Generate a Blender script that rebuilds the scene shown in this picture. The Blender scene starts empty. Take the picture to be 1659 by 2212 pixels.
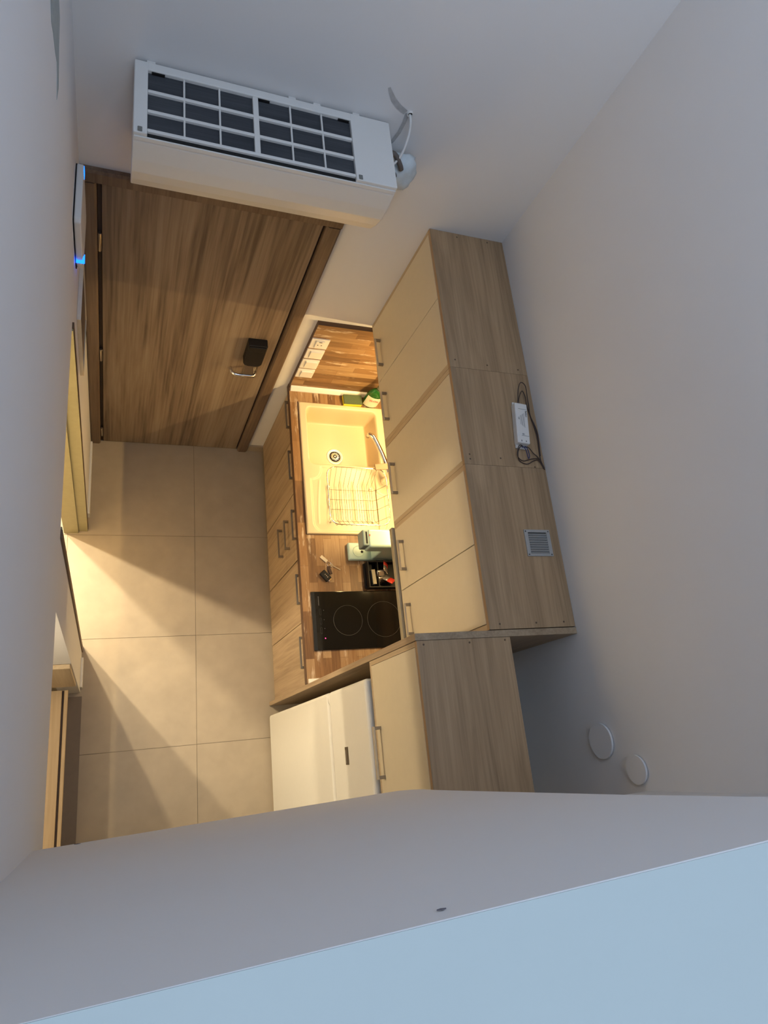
import bpy, bmesh, math, random
from mathutils import Vector, Matrix, Euler

random.seed(7)
SC = bpy.context.scene
COL = SC.collection
PI = math.pi

# ------------------------------------------------------------------ camera
IW, IH, F = 1659.0, 2212.0, 1483.16
cam_d = bpy.data.cameras.new('camera')
cam = bpy.data.objects.new('camera', cam_d)
COL.objects.link(cam)
cam_d.sensor_fit = 'VERTICAL'
cam_d.sensor_height = 32.0
cam_d.lens = F * 32.0 / IH
cam_d.clip_start = 0.01
_R = Matrix.Rotation(0.3573, 3, 'X') @ Matrix.Rotation(-0.3747, 3, 'Y') @ Matrix.Rotation(0.0301, 3, 'Z')
cam.matrix_world = Matrix.Translation((0.1409, -1.9373, 4.0936)) @ _R.to_4x4()
SC.camera = cam

# ------------------------------------------------------------------ world, exposure
w = bpy.data.worlds.new('world')
SC.world = w
w.use_nodes = True
w.node_tree.nodes['Background'].inputs[0].default_value = (0.62, 0.75, 1.0, 1)
w.node_tree.nodes['Background'].inputs[1].default_value = 0.6
vs = SC.view_settings
vs.view_transform = 'Standard'
vs.look = 'None'
vs.exposure = 0.0
vs.gamma = 1.0
vs.use_curve_mapping = False
SC.cycles.max_bounces = 7
SC.cycles.diffuse_bounces = 4
SC.cycles.glossy_bounces = 3
SC.cycles.transmission_bounces = 4
SC.cycles.caustics_reflective = False
SC.cycles.caustics_refractive = False
SC.cycles.use_adaptive_sampling = True
SC.cycles.adaptive_threshold = 0.02

# ------------------------------------------------------------------ daylight through the roof window
def area(name, loc, size, power, col, rot=(0, 0, 0), shape='RECTANGLE'):
    d = bpy.data.lights.new(name, 'AREA')
    d.shape = shape
    d.size = size[0]
    if shape in ('RECTANGLE', 'ELLIPSE'):
        d.size_y = size[1]
    d.energy = power
    d.color = col
    o = bpy.data.objects.new(name, d)
    COL.objects.link(o)
    o.location = loc
    o.rotation_euler = rot
    return o

YB = -4.3         # far wall of the mezzanine and of the rooms under it
XM = -2.3         # the mezzanine is wider than the kitchen
WX0, WX1, WZ0, WZ1 = -1.7, 0.95, 3.62, 5.1
area('window_daylight', ((WX0 + WX1) / 2, YB + 0.03, (WZ0 + WZ1) / 2), (WX1 - WX0, WZ1 - WZ0), 49.0, (0.67, 0.80, 1.0), rot=(math.radians(90), 0, 0))
RX0, RX1, RY0, RY1 = 0.30, 1.20, -2.0, -0.9   # roof window over the open space
area('roof_window_daylight', ((RX0 + RX1) / 2, (RY0 + RY1) / 2, 5.59), (RX1 - RX0, RY1 - RY0), 17.5, (0.62, 0.77, 1.0))

# ------------------------------------------------------------------ mesh helper
class MB:
    def __init__(s):
        s.bm = bmesh.new()

    def box(s, x0, x1, y0, y1, z0, z1, bev=0.0, seg=2):
        if x0 > x1: x0, x1 = x1, x0
        if y0 > y1: y0, y1 = y1, y0
        if z0 > z1: z0, z1 = z1, z0
        b = bmesh.new()
        v = [b.verts.new((x, y, z)) for x in (x0, x1) for y in (y0, y1) for z in (z0, z1)]
        for f in ((0, 1, 3, 2), (4, 6, 7, 5), (0, 4, 5, 1), (2, 3, 7, 6), (0, 2, 6, 4), (1, 5, 7, 3)):
            b.faces.new([v[i] for i in f])
        if bev > 0:
            bmesh.ops.bevel(b, geom=list(b.edges), offset=bev, segments=seg, profile=0.5, affect='EDGES')
        s._merge(b)
        return s

    def _merge(s, b, M=None):
        if M is not None:
            b.transform(M)
        mp = {}
        for v in b.verts:
            mp[v] = s.bm.verts.new(v.co)
        for f in b.faces:
            try:
                nf = s.bm.faces.new([mp[v] for v in f.verts])
                nf.smooth = f.smooth
            except ValueError:
                pass
        b.free()

    def prism(s, poly, axis, a, c, bev=0.0):
        """extrude a 2-D polygon along an axis ('x': poly=(y,z), 'y': (x,z), 'z': (x,y)) from a to c"""
        b = bmesh.new()
        def P(p, t):
            return {'x': (t, p[0], p[1]), 'y': (p[0], t, p[1]), 'z': (p[0], p[1], t)}[axis]
        A = [b.verts.new(P(p, a)) for p in poly]
        C = [b.verts.new(P(p, c)) for p in poly]
        n = len(poly)
        for i in range(n):
            b.faces.new((A[i], A[(i + 1) % n], C[(i + 1) % n], C[i]))
        b.faces.new(A)
        b.faces.new(C[::-1])
        bmesh.ops.recalc_face_normals(b, faces=list(b.faces))
        if bev > 0:
            bmesh.ops.bevel(b, geom=list(b.edges), offset=bev, segments=2, profile=0.5, affect='EDGES')
        s._merge(b)
        return s

    def tube(s, pts, r, n=8, closed=False, caps=True):
        pts = [Vector(p) for p in pts]
        b = bmesh.new()
        rings = []
        m = len(pts)
        prev = None
        for i, p in enumerate(pts):
            if closed:
                t = (pts[(i + 1) % m] - pts[i - 1])
            elif i == 0:
                t = pts[1] - pts[0]
            elif i == m - 1:
                t = pts[-1] - pts[-2]
            else:
                t = (pts[i + 1] - pts[i]).normalized() + (pts[i] - pts[i - 1]).normalized()
            t.normalize()
            if prev is None:
                u = t.orthogonal().normalized()
            else:
                u = (prev - t * prev.dot(t))
                u = u.normalized() if u.length > 1e-6 else t.orthogonal().normalized()
            prev = u
            v = t.cross(u)
            rr = r[i] if isinstance(r, (list, tuple)) else r
            rings.append([b.verts.new(p + (u * math.cos(2 * PI * k / n) + v * math.sin(2 * PI * k / n)) * rr) for k in range(n)])
        for i in range(m if closed else m - 1):
            A, B = rings[i], rings[(i + 1) % m]
            for k in range(n):
                f = b.faces.new((A[k], A[(k + 1) % n], B[(k + 1) % n], B[k]))
                f.smooth = True
        if caps and not closed:
            b.faces.new(rings[0][::-1])
            b.faces.new(rings[-1])
        s._merge(b)
        return s

    def lathe(s, prof, c, axis='z', n=32, sx=1.0, sy=1.0, caps=True, rot=0.0):
        """prof = [(radius, height)], around an axis through c"""
        b = bmesh.new()
        rings = []
        for r, h in prof:
            ring = []
            for k in range(n):
                a = 2 * PI * k / n
                x, y = r * math.cos(a) * sx, r * math.sin(a) * sy
                if rot:
                    x, y = x * math.cos(rot) - y * math.sin(rot), x * math.sin(rot) + y * math.cos(rot)
                p = {'z': (x, y, h), 'x': (h, x, y), 'y': (x, h, y)}[axis]
                ring.append(b.verts.new((p[0] + c[0], p[1] + c[1], p[2] + c[2])))
            rings.append(ring)
        for A, B in zip(rings, rings[1:]):
            for k in range(n):
                f = b.faces.new((A[k], A[(k + 1) % n], B[(k + 1) % n], B[k]))
                f.smooth = True
        if caps:
            b.faces.new(rings[0][::-1])
            b.faces.new(rings[-1])
        bmesh.ops.recalc_face_normals(b, faces=list(b.faces))
        s._merge(b)
        return s

    def rbox(s, c, size, rotz=0.0, bev=0.0, tilt=None):
        """box centred on c, turned about z"""
        b = bmesh.new()
        hx, hy, hz = size[0] / 2, size[1] / 2, size[2] / 2
        v = [b.verts.new((x, y, z)) for x in (-hx, hx) for y in (-hy, hy) for z in (-hz, hz)]
        for f in ((0, 1, 3, 2), (4, 6, 7, 5), (0, 4, 5, 1), (2, 3, 7, 6), (0, 2, 6, 4), (1, 5, 7, 3)):
            b.faces.new([v[i] for i in f])
        if bev > 0:
            bmesh.ops.bevel(b, geom=list(b.edges), offset=bev, segments=2, profile=0.5, affect='EDGES')
        M = Matrix.Translation(c) @ Matrix.Rotation(rotz, 4, 'Z')
        if tilt:
            M = M @ Euler(tilt).to_matrix().to_4x4()
        s._merge(b, M)
        return s

    def poly(s, pts):
        s.bm.faces.new([s.bm.verts.new(p) for p in pts])
        return s

ORIG = {}

def org(o):
    return ORIG.get(o.name, Vector((0, 0, 0)))

def mesh_obj(name, mb, mat, parent=None, smooth=False):
    me = bpy.data.meshes.new(name)
    if parent is not None:
        off = org(parent)
    else:
        xs = [v.co for v in mb.bm.verts]
        mn = Vector([min(c[i] for c in xs) for i in range(3)])
        mx = Vector([max(c[i] for c in xs) for i in range(3)])
        off = Vector(((mn.x + mx.x) / 2, (mn.y + mx.y) / 2, mn.z))
    bmesh.ops.translate(mb.bm, verts=list(mb.bm.verts), vec=-off)
    bmesh.ops.recalc_face_normals(mb.bm, faces=list(mb.bm.faces))
    if smooth:
        for f in mb.bm.faces:
            f.smooth = True
    mb.bm.to_mesh(me)
    mb.bm.free()
    me.materials.append(mat)
    o = bpy.data.objects.new(name, me)
    COL.objects.link(o)
    if parent is not None:
        o.parent = parent
    else:
        o.location = off
    ORIG[o.name] = off
    return o

def thing(name, loc, label, cat, group=None):
    o = bpy.data.objects.new(name, None)
    o.empty_display_size = 0.05
    COL.objects.link(o)
    o.location = loc
    ORIG[o.name] = Vector(loc)
    o['label'] = label
    o['category'] = cat
    if group:
        o['group'] = group
    return o

def tag(o, label, cat, group=None):
    o['label'] = label
    o['category'] = cat
    if group:
        o['group'] = group
    return o

def struct(name, mb, mat, label=None):
    o = mesh_obj(name, mb, mat)
    o['kind'] = 'structure'
    if label:
        o['label'] = label
    return o

def text_obj(name, body, size, M, mat, parent):
    """flat print: small extruded lettering laid on a surface"""
    cu = bpy.data.curves.new(name, 'FONT')
    cu.body = body
    cu.size = size
    cu.extrude = 0.0002
    cu.align_x = 'CENTER'
    cu.align_y = 'CENTER'
    tmp = bpy.data.objects.new(name, cu)
    COL.objects.link(tmp)
    dg = bpy.context.evaluated_depsgraph_get()
    me = bpy.data.meshes.new_from_object(tmp.evaluated_get(dg))
    bpy.data.objects.remove(tmp)
    me.materials.clear()
    me.materials.append(mat)
    o = bpy.data.objects.new(name, me)
    COL.objects.link(o)
    o.parent = parent
    o.matrix_local = Matrix.Translation(-org(parent)) @ M
    return o

# ------------------------------------------------------------------ materials
def new_mat(name):
    m = bpy.data.materials.new(name)
    m.use_nodes = True
    nt = m.node_tree
    return m, nt, nt.nodes['Principled BSDF']

def N(nt, t, **kw):
    n = nt.nodes.new(t)
    for k, v in kw.items():
        if hasattr(n, k):
            setattr(n, k, v)
        else:
            n.inputs[k].default_value = v
    return n

def plain(name, col, rough=0.5, metal=0.0, spec=0.5, noise=0.06, scale=40.0, emit=None, bump=0.0, alpha=None, trans=0.0):
    m, nt, b = new_mat(name)
    tc = N(nt, 'ShaderNodeTexCoord')
    nz = N(nt, 'ShaderNodeTexNoise')
    nz.inputs['Scale'].default_value = scale
    nz.inputs['Detail'].default_value = 4
    nt.links.new(tc.outputs['Object'], nz.inputs['Vector'])
    mx = N(nt, 'ShaderNodeMixRGB')
    c2 = tuple(max(0, c * (1 - noise * 2)) for c in col)
    c1 = tuple(min(1, c * (1 + noise)) for c in col)
    mx.inputs[1].default_value = (*c2, 1)
    mx.inputs[2].default_value = (*c1, 1)
    nt.links.new(nz.outputs['Fac'], mx.inputs[0])
    nt.links.new(mx.outputs[0], b.inputs['Base Color'])
    b.inputs['Roughness'].default_value = rough
    b.inputs['Metallic'].default_value = metal
    b.inputs['Specular IOR Level'].default_value = spec
    if trans:
        b.inputs['Transmission Weight'].default_value = trans
    if emit:
        b.inputs['Emission Color'].default_value = (*emit[0], 1)
        b.inputs['Emission Strength'].default_value = emit[1]
    if bump:
        bp = N(nt, 'ShaderNodeBump')
        bp.inputs['Strength'].default_value = bump
        bp.inputs['Distance'].default_value = 0.002
        nt.links.new(nz.outputs['Fac'], bp.inputs['Height'])
        nt.links.new(bp.outputs[0], b.inputs['Normal'])
    return m

def plaster(name, col):
    m, nt, b = new_mat(name)
    tc = N(nt, 'ShaderNodeTexCoord')
    n1 = N(nt, 'ShaderNodeTexNoise')
    n1.inputs['Scale'].default_value = 3.0
    n1.inputs['Detail'].default_value = 3
    n2 = N(nt, 'ShaderNodeTexNoise')
    n2.inputs['Scale'].default_value = 160.0
    n2.inputs['Detail'].default_value = 2
    nt.links.new(tc.outputs['Object'], n1.inputs['Vector'])
    nt.links.new(tc.outputs['Object'], n2.inputs['Vector'])
    mx = N(nt, 'ShaderNodeMixRGB')
    mx.inputs[1].default_value = (*(c * 0.96 for c in col), 1)
    mx.inputs[2].default_value = (*col, 1)
    nt.links.new(n1.outputs['Fac'], mx.inputs[0])
    nt.links.new(mx.outputs[0], b.inputs['Base Color'])
    b.inputs['Roughness'].default_value = 0.75
    b.inputs['Specular IOR Level'].default_value = 0.25
    bp = N(nt, 'ShaderNodeBump')
    bp.inputs['Strength'].default_value = 0.12
    bp.inputs['Distance'].default_value = 0.001
    nt.links.new(n2.outputs['Fac'], bp.inputs['Height'])
    nt.links.new(bp.outputs[0], b.inputs['Normal'])
    return m

def wood(name, cols, axis='z', rough=0.5, scale=1.0, contrast=1.0, bump=0.08, dist=1.5):
    """cols = dark, mid, light; grain runs along axis"""
    m, nt, b = new_mat(name)
    tc = N(nt, 'ShaderNodeTexCoord')
    mp = N(nt, 'ShaderNodeMapping')
    s = {'x': (0.5, 7, 7), 'y': (7, 0.5, 7), 'z': (7, 7, 0.5)}[axis]
    mp.inputs['Scale'].default_value = tuple(k * scale for k in s)
    nt.links.new(tc.outputs['Object'], mp.inputs['Vector'])
    n1 = N(nt, 'ShaderNodeTexNoise')
    n1.inputs['Scale'].default_value = 1.6
    n1.inputs['Detail'].default_value = 6
    n1.inputs['Roughness'].default_value = 0.55
    n1.inputs['Distortion'].default_value = dist
    nt.links.new(mp.outputs[0], n1.inputs['Vector'])
    mp2 = N(nt, 'ShaderNodeMapping')
    mp2.inputs['Scale'].default_value = tuple((k * 9 if k > 1 else k * 3) * scale for k in s)
    nt.links.new(tc.outputs['Object'], mp2.inputs['Vector'])
    n2 = N(nt, 'ShaderNodeTexNoise')
    n2.inputs['Scale'].default_value = 2.0
    n2.inputs['Detail'].default_value = 5
    nt.links.new(mp2.outputs[0], n2.inputs['Vector'])
    ad = N(nt, 'ShaderNodeMath', operation='MULTIPLY_ADD')
    ad.inputs[1].default_value = 0.35
    nt.links.new(n2.outputs['Fac'], ad.inputs[0])
    sc = N(nt, 'ShaderNodeMath', operation='MULTIPLY')
    sc.inputs[1].default_value = 0.65
    nt.links.new(n1.outputs['Fac'], sc.inputs[0])
    nt.links.new(sc.outputs[0], ad.inputs[2])
    cr = N(nt, 'ShaderNodeValToRGB')
    e = cr.color_ramp.elements
    w_ = 0.17 / contrast
    e[0].position = 0.5 - w_
    e[0].color = (*cols[0], 1)
    e[1].position = 0.5 + w_
    e[1].color = (*cols[2], 1)
    k = e.new(0.5)
    k.color = (*cols[1], 1)
    nt.links.new(ad.outputs[0], cr.inputs[0])
    nt.links.new(cr.outputs[0], b.inputs['Base Color'])
    b.inputs['Roughness'].default_value = rough
    b.inputs['Specular IOR Level'].default_value = 0.3
    bp = N(nt, 'ShaderNodeBump')
    bp.inputs['Strength'].default_value = bump
    bp.inputs['Distance'].default_value = 0.001
    nt.links.new(n2.outputs['Fac'], bp.inputs['Height'])
    nt.links.new(bp.outputs[0], b.inputs['Normal'])
    return m

def block_wood(name, perm):
    """printed butcher-block laminate; perm maps object axes to (length, row) directions"""
    m, nt, b = new_mat(name)
    tc = N(nt, 'ShaderNodeTexCoord')
    sp = N(nt, 'ShaderNodeSeparateXYZ')
    cb = N(nt, 'ShaderNodeCombineXYZ')
    nt.links.new(tc.outputs['Object'], sp.inputs[0])
    nt.links.new(sp.outputs[perm[0]], cb.inputs[0])
    nt.links.new(sp.outputs[perm[1]], cb.inputs[1])
    br = N(nt, 'ShaderNodeTexBrick')
    br.offset = 0.37
    br.offset_frequency = 2
    br.inputs['Color1'].default_value = (0, 0, 0, 1)
    br.inputs['Color2'].default_value = (1, 1, 1, 1)
    br.inputs['Mortar'].default_value = (0.1, 0.1, 0.1, 1)
    br.inputs['Scale'].default_value = 1.0
    br.inputs['Mortar Size'].default_value = 0.0006
    br.inputs['Brick Width'].default_value = 0.23
    br.inputs['Row Height'].default_value = 0.043
    nt.links.new(cb.outputs[0], br.inputs['Vector'])
    mp = N(nt, 'ShaderNodeMapping')
    mp.inputs['Scale'].default_value = (3, 45, 1)
    nt.links.new(cb.outputs[0], mp.inputs['Vector'])
    n1 = N(nt, 'ShaderNodeTexNoise')
    n1.inputs['Scale'].default_value = 2.0
    n1.inputs['Detail'].default_value = 6
    n1.inputs['Distortion'].default_value = 1.2
    nt.links.new(mp.outputs[0], n1.inputs['Vector'])
    mixf = N(nt, 'ShaderNodeMixRGB')
    mixf.inputs[0].default_value = 0.5
    nt.links.new(br.outputs['Color'], mixf.inputs[1])
    nt.links.new(n1.outputs['Fac'], mixf.inputs[2])
    cr = N(nt, 'ShaderNodeValToRGB')
    e = cr.color_ramp.elements
    e[0].position = 0.12
    e[0].color = (0.095, 0.048, 0.024, 1)
    e[1].position = 0.85
    e[1].color = (0.44, 0.295, 0.16, 1)
    k = e.new(0.5)
    k.color = (0.255, 0.14, 0.062, 1)
    nt.links.new(mixf.outputs[0], cr.inputs[0])
    # pale worn patches on some staves
    mp2 = N(nt, 'ShaderNodeMapping')
    mp2.inputs['Scale'].default_value = (5, 24, 1)
    nt.links.new(cb.outputs[0], mp2.inputs['Vector'])
    n2 = N(nt, 'ShaderNodeTexNoise')
    n2.inputs['Scale'].default_value = 1.0
    n2.inputs['Detail'].default_value = 8
    n2.inputs['Roughness'].default_value = 0.65
    nt.links.new(mp2.outputs[0], n2.inputs['Vector'])
    cr2 = N(nt, 'ShaderNodeValToRGB')
    cr2.color_ramp.elements[0].position = 0.57
    cr2.color_ramp.elements[1].position = 0.66
    nt.links.new(n2.outputs['Fac'], cr2.inputs[0])
    mx = N(nt, 'ShaderNodeMixRGB')
    mx.inputs[2].default_value = (0.66, 0.55, 0.42, 1)
    ms = N(nt, 'ShaderNodeMath', operation='MULTIPLY')
    ms.inputs[1].default_value = 0.7
    nt.links.new(cr2.outputs[0], ms.inputs[0])
    nt.links.new(ms.outputs[0], mx.inputs[0])
    nt.links.new(cr.outputs[0], mx.inputs[1])
    nt.links.new(mx.outputs[0], b.inputs['Base Color'])
    b.inputs['Roughness'].default_value = 0.42
    b.inputs['Specular IOR Level'].default_value = 0.35
    return m

M = {}
M['wall'] = plaster('wall_paint', (0.80, 0.79, 0.785))
M['wall_l'] = plaster('wall_paint_left', (0.80, 0.79, 0.795))
M['tile'] = plain('floor_tile', (0.40, 0.335, 0.25), rough=0.45, noise=0.10, scale=9.0, bump=0.05)
M['grout'] = plain('grout', (0.20, 0.165, 0.12), rough=0.9)
M['door'] = wood('door_walnut', ((0.125, 0.088, 0.063), (0.235, 0.175, 0.124), (0.31, 0.243, 0.18)), 'z', scale=0.75, contrast=1.45, dist=0.9)
M['frame'] = wood('door_frame_wood', ((0.115, 0.075, 0.05), (0.18, 0.125, 0.085), (0.24, 0.175, 0.12)), 'z', scale=1.2)
M['groove'] = plain('dark_groove', (0.065, 0.043, 0.03), rough=0.8)
oak = ((0.275, 0.198, 0.125), (0.39, 0.288, 0.185), (0.47, 0.36, 0.24))
M['oak_z'] = wood('oak_vertical', oak, 'z', scale=1.3)
M['oak_y'] = wood('oak_along', tuple((k[0] * 1.06, k[1] * 0.97, k[2] * 0.86) for k in oak), 'y', scale=1.3)
M['oak_edge'] = wood('oak_edge', ((0.42, 0.32, 0.20), (0.50, 0.39, 0.25), (0.56, 0.45, 0.30)), 'z', scale=1.3)
M['cream'] = plain('cream_laminate', (0.68, 0.60, 0.44), rough=0.45, noise=0.02)
M['taupe'] = plain('brushed_handle', (0.30, 0.25, 0.18), rough=0.4, metal=0.6)
M['handle'] = plain('handle_reflection', (0.62, 0.54, 0.40), rough=0.35, metal=0.5)  # mirror-like bar; cream reflection of the door put into its colour
M['rack'] = plain('rack_wire', (0.22, 0.18, 0.12), rough=0.35, metal=0.7)
M['ring'] = plain('drain_ring', (0.88, 0.86, 0.80), rough=0.4, metal=0.3, noise=0)
M['cap'] = plain('balustrade_top_tint', (0.47, 0.545, 0.545), rough=0.6, noise=0.02, scale=6)  # darker and bluer than the walls; daylight tone put into the colour
M['hood'] = plain('champagne_metal', (0.40, 0.36, 0.26), rough=0.4, metal=0.3)
M['block_y'] = block_wood('butcher_block_top', (1, 0))
M['block_x'] = block_wood('butcher_block_splash', (0, 2))
M['block_s'] = block_wood('butcher_block_side', (1, 2))
M['edge_dark'] = plain('dark_edging', (0.10, 0.05, 0.025), rough=0.5)
M['sink'] = plain('granite_cream', (0.72, 0.60, 0.40), rough=0.32, noise=0.03, scale=300)
M['black'] = plain('black_plastic', (0.010, 0.009, 0.009), rough=0.55, spec=0.3)
M['hob'] = plain('hob_glass', (0.008, 0.008, 0.008), rough=0.08, noise=0.0)
M['print'] = plain('grey_print', (0.10, 0.10, 0.10), rough=0.5)
M['white'] = plain('white_plastic', (0.78, 0.77, 0.75), rough=0.4, noise=0.01)
M['ac'] = plain('ac_plastic', (0.80, 0.79, 0.76), rough=0.35, noise=0.01)
M['filter'] = wood('filter_mesh', ((0.030, 0.034, 0.042), (0.055, 0.060, 0.070), (0.080, 0.087, 0.098)), 'x', rough=0.7, scale=2.0, dist=0.2)
M['fridge'] = plain('fridge_enamel', (0.78, 0.77, 0.72), rough=0.55, noise=0.01)
M['seal'] = plain('grey_seal', (0.20, 0.20, 0.185), rough=0.7)
M['chrome'] = plain('chrome', (0.85, 0.83, 0.80), rough=0.12, metal=1.0, noise=0.0)
M['steel'] = plain('steel', (0.50, 0.44, 0.36), rough=0.3, metal=1.0, noise=0.02)
M['alu'] = plain('grey_aluminium', (0.45, 0.45, 0.44), rough=0.45, metal=0.3)
M['dark'] = plain('dark_void', (0.01, 0.01, 0.01), rough=0.9)
M['wire'] = plain('brown_wire', (0.05, 0.03, 0.025), rough=0.5)
M['wire_b'] = plain('blue_wire', (0.04, 0.05, 0.14), rough=0.5)
M['teal'] = plain('pale_teal_plastic', (0.42, 0.58, 0.55), rough=0.28, noise=0.01)
M['teal_d'] = plain('grey_teal_plastic', (0.20, 0.28, 0.28), rough=0.35, noise=0.01)
M['red'] = plain('red_print', (0.65, 0.05, 0.03), rough=0.4)
M['foil'] = plain('foil', (0.70, 0.66, 0.62), rough=0.25, metal=0.8)
M['green'] = plain('green_gel', (0.03, 0.22, 0.04), rough=0.08, trans=0.55, noise=0.0)
M['clear'] = plain('clear_green', (0.55, 0.75, 0.5), rough=0.08, trans=0.8, noise=0.0)
M['label'] = plain('white_label', (0.80, 0.82, 0.70), rough=0.4)
M['yellow'] = plain('yellow_foam', (0.80, 0.72, 0.05), rough=0.9, bump=0.5, scale=200)
M['scrub'] = plain('green_scrub', (0.10, 0.14, 0.07), rough=0.95, bump=0.6, scale=300, noise=0.2)
M['tan'] = plain('pale_tag', (0.75, 0.66, 0.50), rough=0.5)
M['leather'] = plain('brown_leather', (0.055, 0.025, 0.015), rough=0.6)
M['putty'] = plain('grey_putty', (0.50, 0.50, 0.50), rough=0.9, noise=0.15, scale=60)
M['patch'] = plain('bare_plaster_patch', (0.38, 0.43, 0.44), rough=0.9, noise=0.12, scale=50)
M['film'] = plain('plastic_wrap', (0.68, 0.76, 0.80), rough=0.25, noise=0.1)
M['olive'] = plain('olive_lining', (0.31, 0.285, 0.165), rough=0.5)
M['brown'] = plain('brown_trim', (0.13, 0.075, 0.04), rough=0.5)
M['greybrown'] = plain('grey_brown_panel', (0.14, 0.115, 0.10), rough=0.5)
M['beech'] = wood('beech', ((0.34, 0.24, 0.13), (0.43, 0.32, 0.19), (0.50, 0.39, 0.25)), 'y')
M['blue_led'] = plain('blue_led', (0.0, 0.1, 1.0), emit=((0.005, 0.13, 1.0), 4.0), noise=0)
M['red_led'] = plain('red_led', (1, 0.0, 0.1), emit=((1.0, 0.05, 0.2), 4.0), noise=0)
M['led'] = plain('warm_led', (1, 0.8, 0.5), emit=((1.0, 0.66, 0.30), 6.0), noise=0)
M['lampglass'] = plain('lamp_glass', (0.9, 0.85, 0.75), emit=((1.0, 0.75, 0.42), 4.0), noise=0)
M['bath'] = plaster('bathroom_paint', (0.70, 0.62, 0.48))
M['mark'] = plain('scuff', (0.14, 0.13, 0.15), rough=0.9)
M['glass'] = plain('window_glass', (0.9, 0.95, 1.0), rough=0.02, trans=1.0, noise=0)

# ------------------------------------------------------------------ structure
W = 1.614         # kitchen wall
CE = 5.6          # ceiling
# floor: grout bed + single tiles
fl = struct('floor', MB().box(XM, W + 0.1, YB - 0.1, 0.1, -0.06, -0.002), M['grout'])
TX = [-1.90, -1.30, -0.70, -0.10, 0.602, 1.203, W]
TY = [0.0, -0.6046, -1.206, -1.807, -2.408, -3.01, -3.61, YB]
g = 0.0012
k = 0
for i in range(len(TX) - 1):
    for j in range(len(TY) - 1):
        mesh_obj('tile' if k == 0 else 'tile.%03d' % k,
                 MB().box(TX[i] + g, TX[i + 1] - g, TY[j + 1] + g, TY[j] - g, -0.004, 0.0), M['tile'], fl)
        k += 1

# back wall with the entrance door opening
OX0, OX1, OZ = 0.045, 0.886, 2.087
mb = MB()
mb.box(-1.4, OX0, 0.0, 0.14, 0, CE)
mb.box(OX1, W + 0.12, 0.0, 0.14, 0, CE)
mb.box(OX0, OX1, 0.0, 0.14, OZ, CE)
mb.box(OX0, OX1, 0.10, 0.14, 0, OZ)
struct('wall_back', mb, M['wall'], 'pale grey painted wall behind the air conditioner')
struct('wall_right', MB().box(W, W + 0.12, YB, 0.0, 0, CE), M['wall'], 'bare pale grey wall beside the kitchen cabinets')
# left wall with the bathroom doorway and a shallow niche
LW = 0.0
D0, D1, DH = -0.575, -1.25, 2.03
N0, N1 = -1.49, -2.30
mb = MB()
mb.box(-0.10, LW, YB, 0.0, DH, 2.6)
mb.box(-0.10, LW, -2.128, 0.0, 2.6, CE)
mb.box(-0.10, LW, D0, 0.0, 0, DH)
mb.box(-0.10, LW, N0, D1, 0, DH)
mb.box(-0.10, LW, YB, N1, 0, DH)
wl = struct('wall_left', mb, M['wall_l'], 'pale grey wall at the left edge with a doorway')
# bare patch where paint has peeled
pp = [(-0.353, 2.934), (-0.36, 2.90), (-0.417, 2.876), (-0.44, 2.858), (-0.486, 2.83), (-0.54, 2.846), (-0.50, 2.872), (-0.485, 2.893), (-0.505, 2.94), (-0.515, 2.98), (-0.535, 3.02), (-0.52, 3.06), (-0.50, 3.12), (-0.33, 3.10), (-0.34, 3.0)]
o = mesh_obj('plaster_patch', MB().prism(pp, 'x', LW, LW + 0.0008), M['patch'], wl)
o['label'] = 'ragged blue-grey bare patch in the paint'
mb = MB()
mb.box(XM, W + 0.12, YB - 0.12, YB, 0, WZ0)
mb.box(XM, W + 0.12, YB - 0.12, YB, WZ1, CE)
mb.box(XM, WX0, YB - 0.12, YB, WZ0, WZ1)
mb.box(WX1, W + 0.12, YB - 0.12, YB, WZ0, WZ1)
struct('wall_front', mb, M['wall'])
mb = MB()
mb.box(XM - 0.1, XM, YB, -0.0, 0, 2.6)
mb.box(XM - 0.1, XM, YB, -2.128, 2.6, CE)
mb.box(XM, -0.10, -2.128, -2.03, 2.6, CE)
struct('wall_side', mb, M['wall'])
# bathroom shell behind the doorway
mb = MB()
mb.box(-1.5, -1.4, -1.9, 0.0, 0, 2.5)
mb.box(-1.4, -0.10, N0 + 0.10, N0 + 0.02, 0, 2.5)
mb.box(-1.5, -0.10, -1.9, 0.0, 2.45, 2.55)
struct('wall_bathroom', mb, M['bath'])
mb = MB()
mb.box(XM - 0.1, RX0, YB - 0.12, 0.14, CE, CE + 0.1).box(RX1, W + 0.12, YB - 0.12, 0.14, CE, CE + 0.1)
mb.box(RX0, RX1, YB - 0.12, RY0, CE, CE + 0.1).box(RX0, RX1, RY1, 0.14, CE, CE + 0.1)
struct('ceiling', mb, M['wall'])
mb = MB()
mb.box(RX0, RX0 + 0.04, RY0, RY1, CE + 0.03, CE + 0.09).box(RX1 - 0.04, RX1, RY0, RY1, CE + 0.03, CE + 0.09)
mb.box(RX0 + 0.04, RX1 - 0.04, RY0, RY0 + 0.04, CE + 0.03, CE + 0.09).box(RX0 + 0.04, RX1 - 0.04, RY1 - 0.04, RY1, CE + 0.03, CE + 0.09)
wn = struct('window_2', mb, M['white'])
mesh_obj('pane', MB().box(RX0 + 0.04, RX1 - 0.04, RY0 + 0.04, RY1 - 0.04, CE + 0.055, CE + 0.06), M['glass'], wn)
mb = MB()
for xx in (WX0, (WX0 + WX1) / 2, WX1):
    mb.box(xx - 0.025, xx + 0.025, YB - 0.10, YB - 0.04, WZ0, WZ1)
mb.box(WX0, WX1, YB - 0.10, YB - 0.04, WZ0, WZ0 + 0.05).box(WX0, WX1, YB - 0.10, YB - 0.04, WZ1 - 0.05, WZ1)
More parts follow.
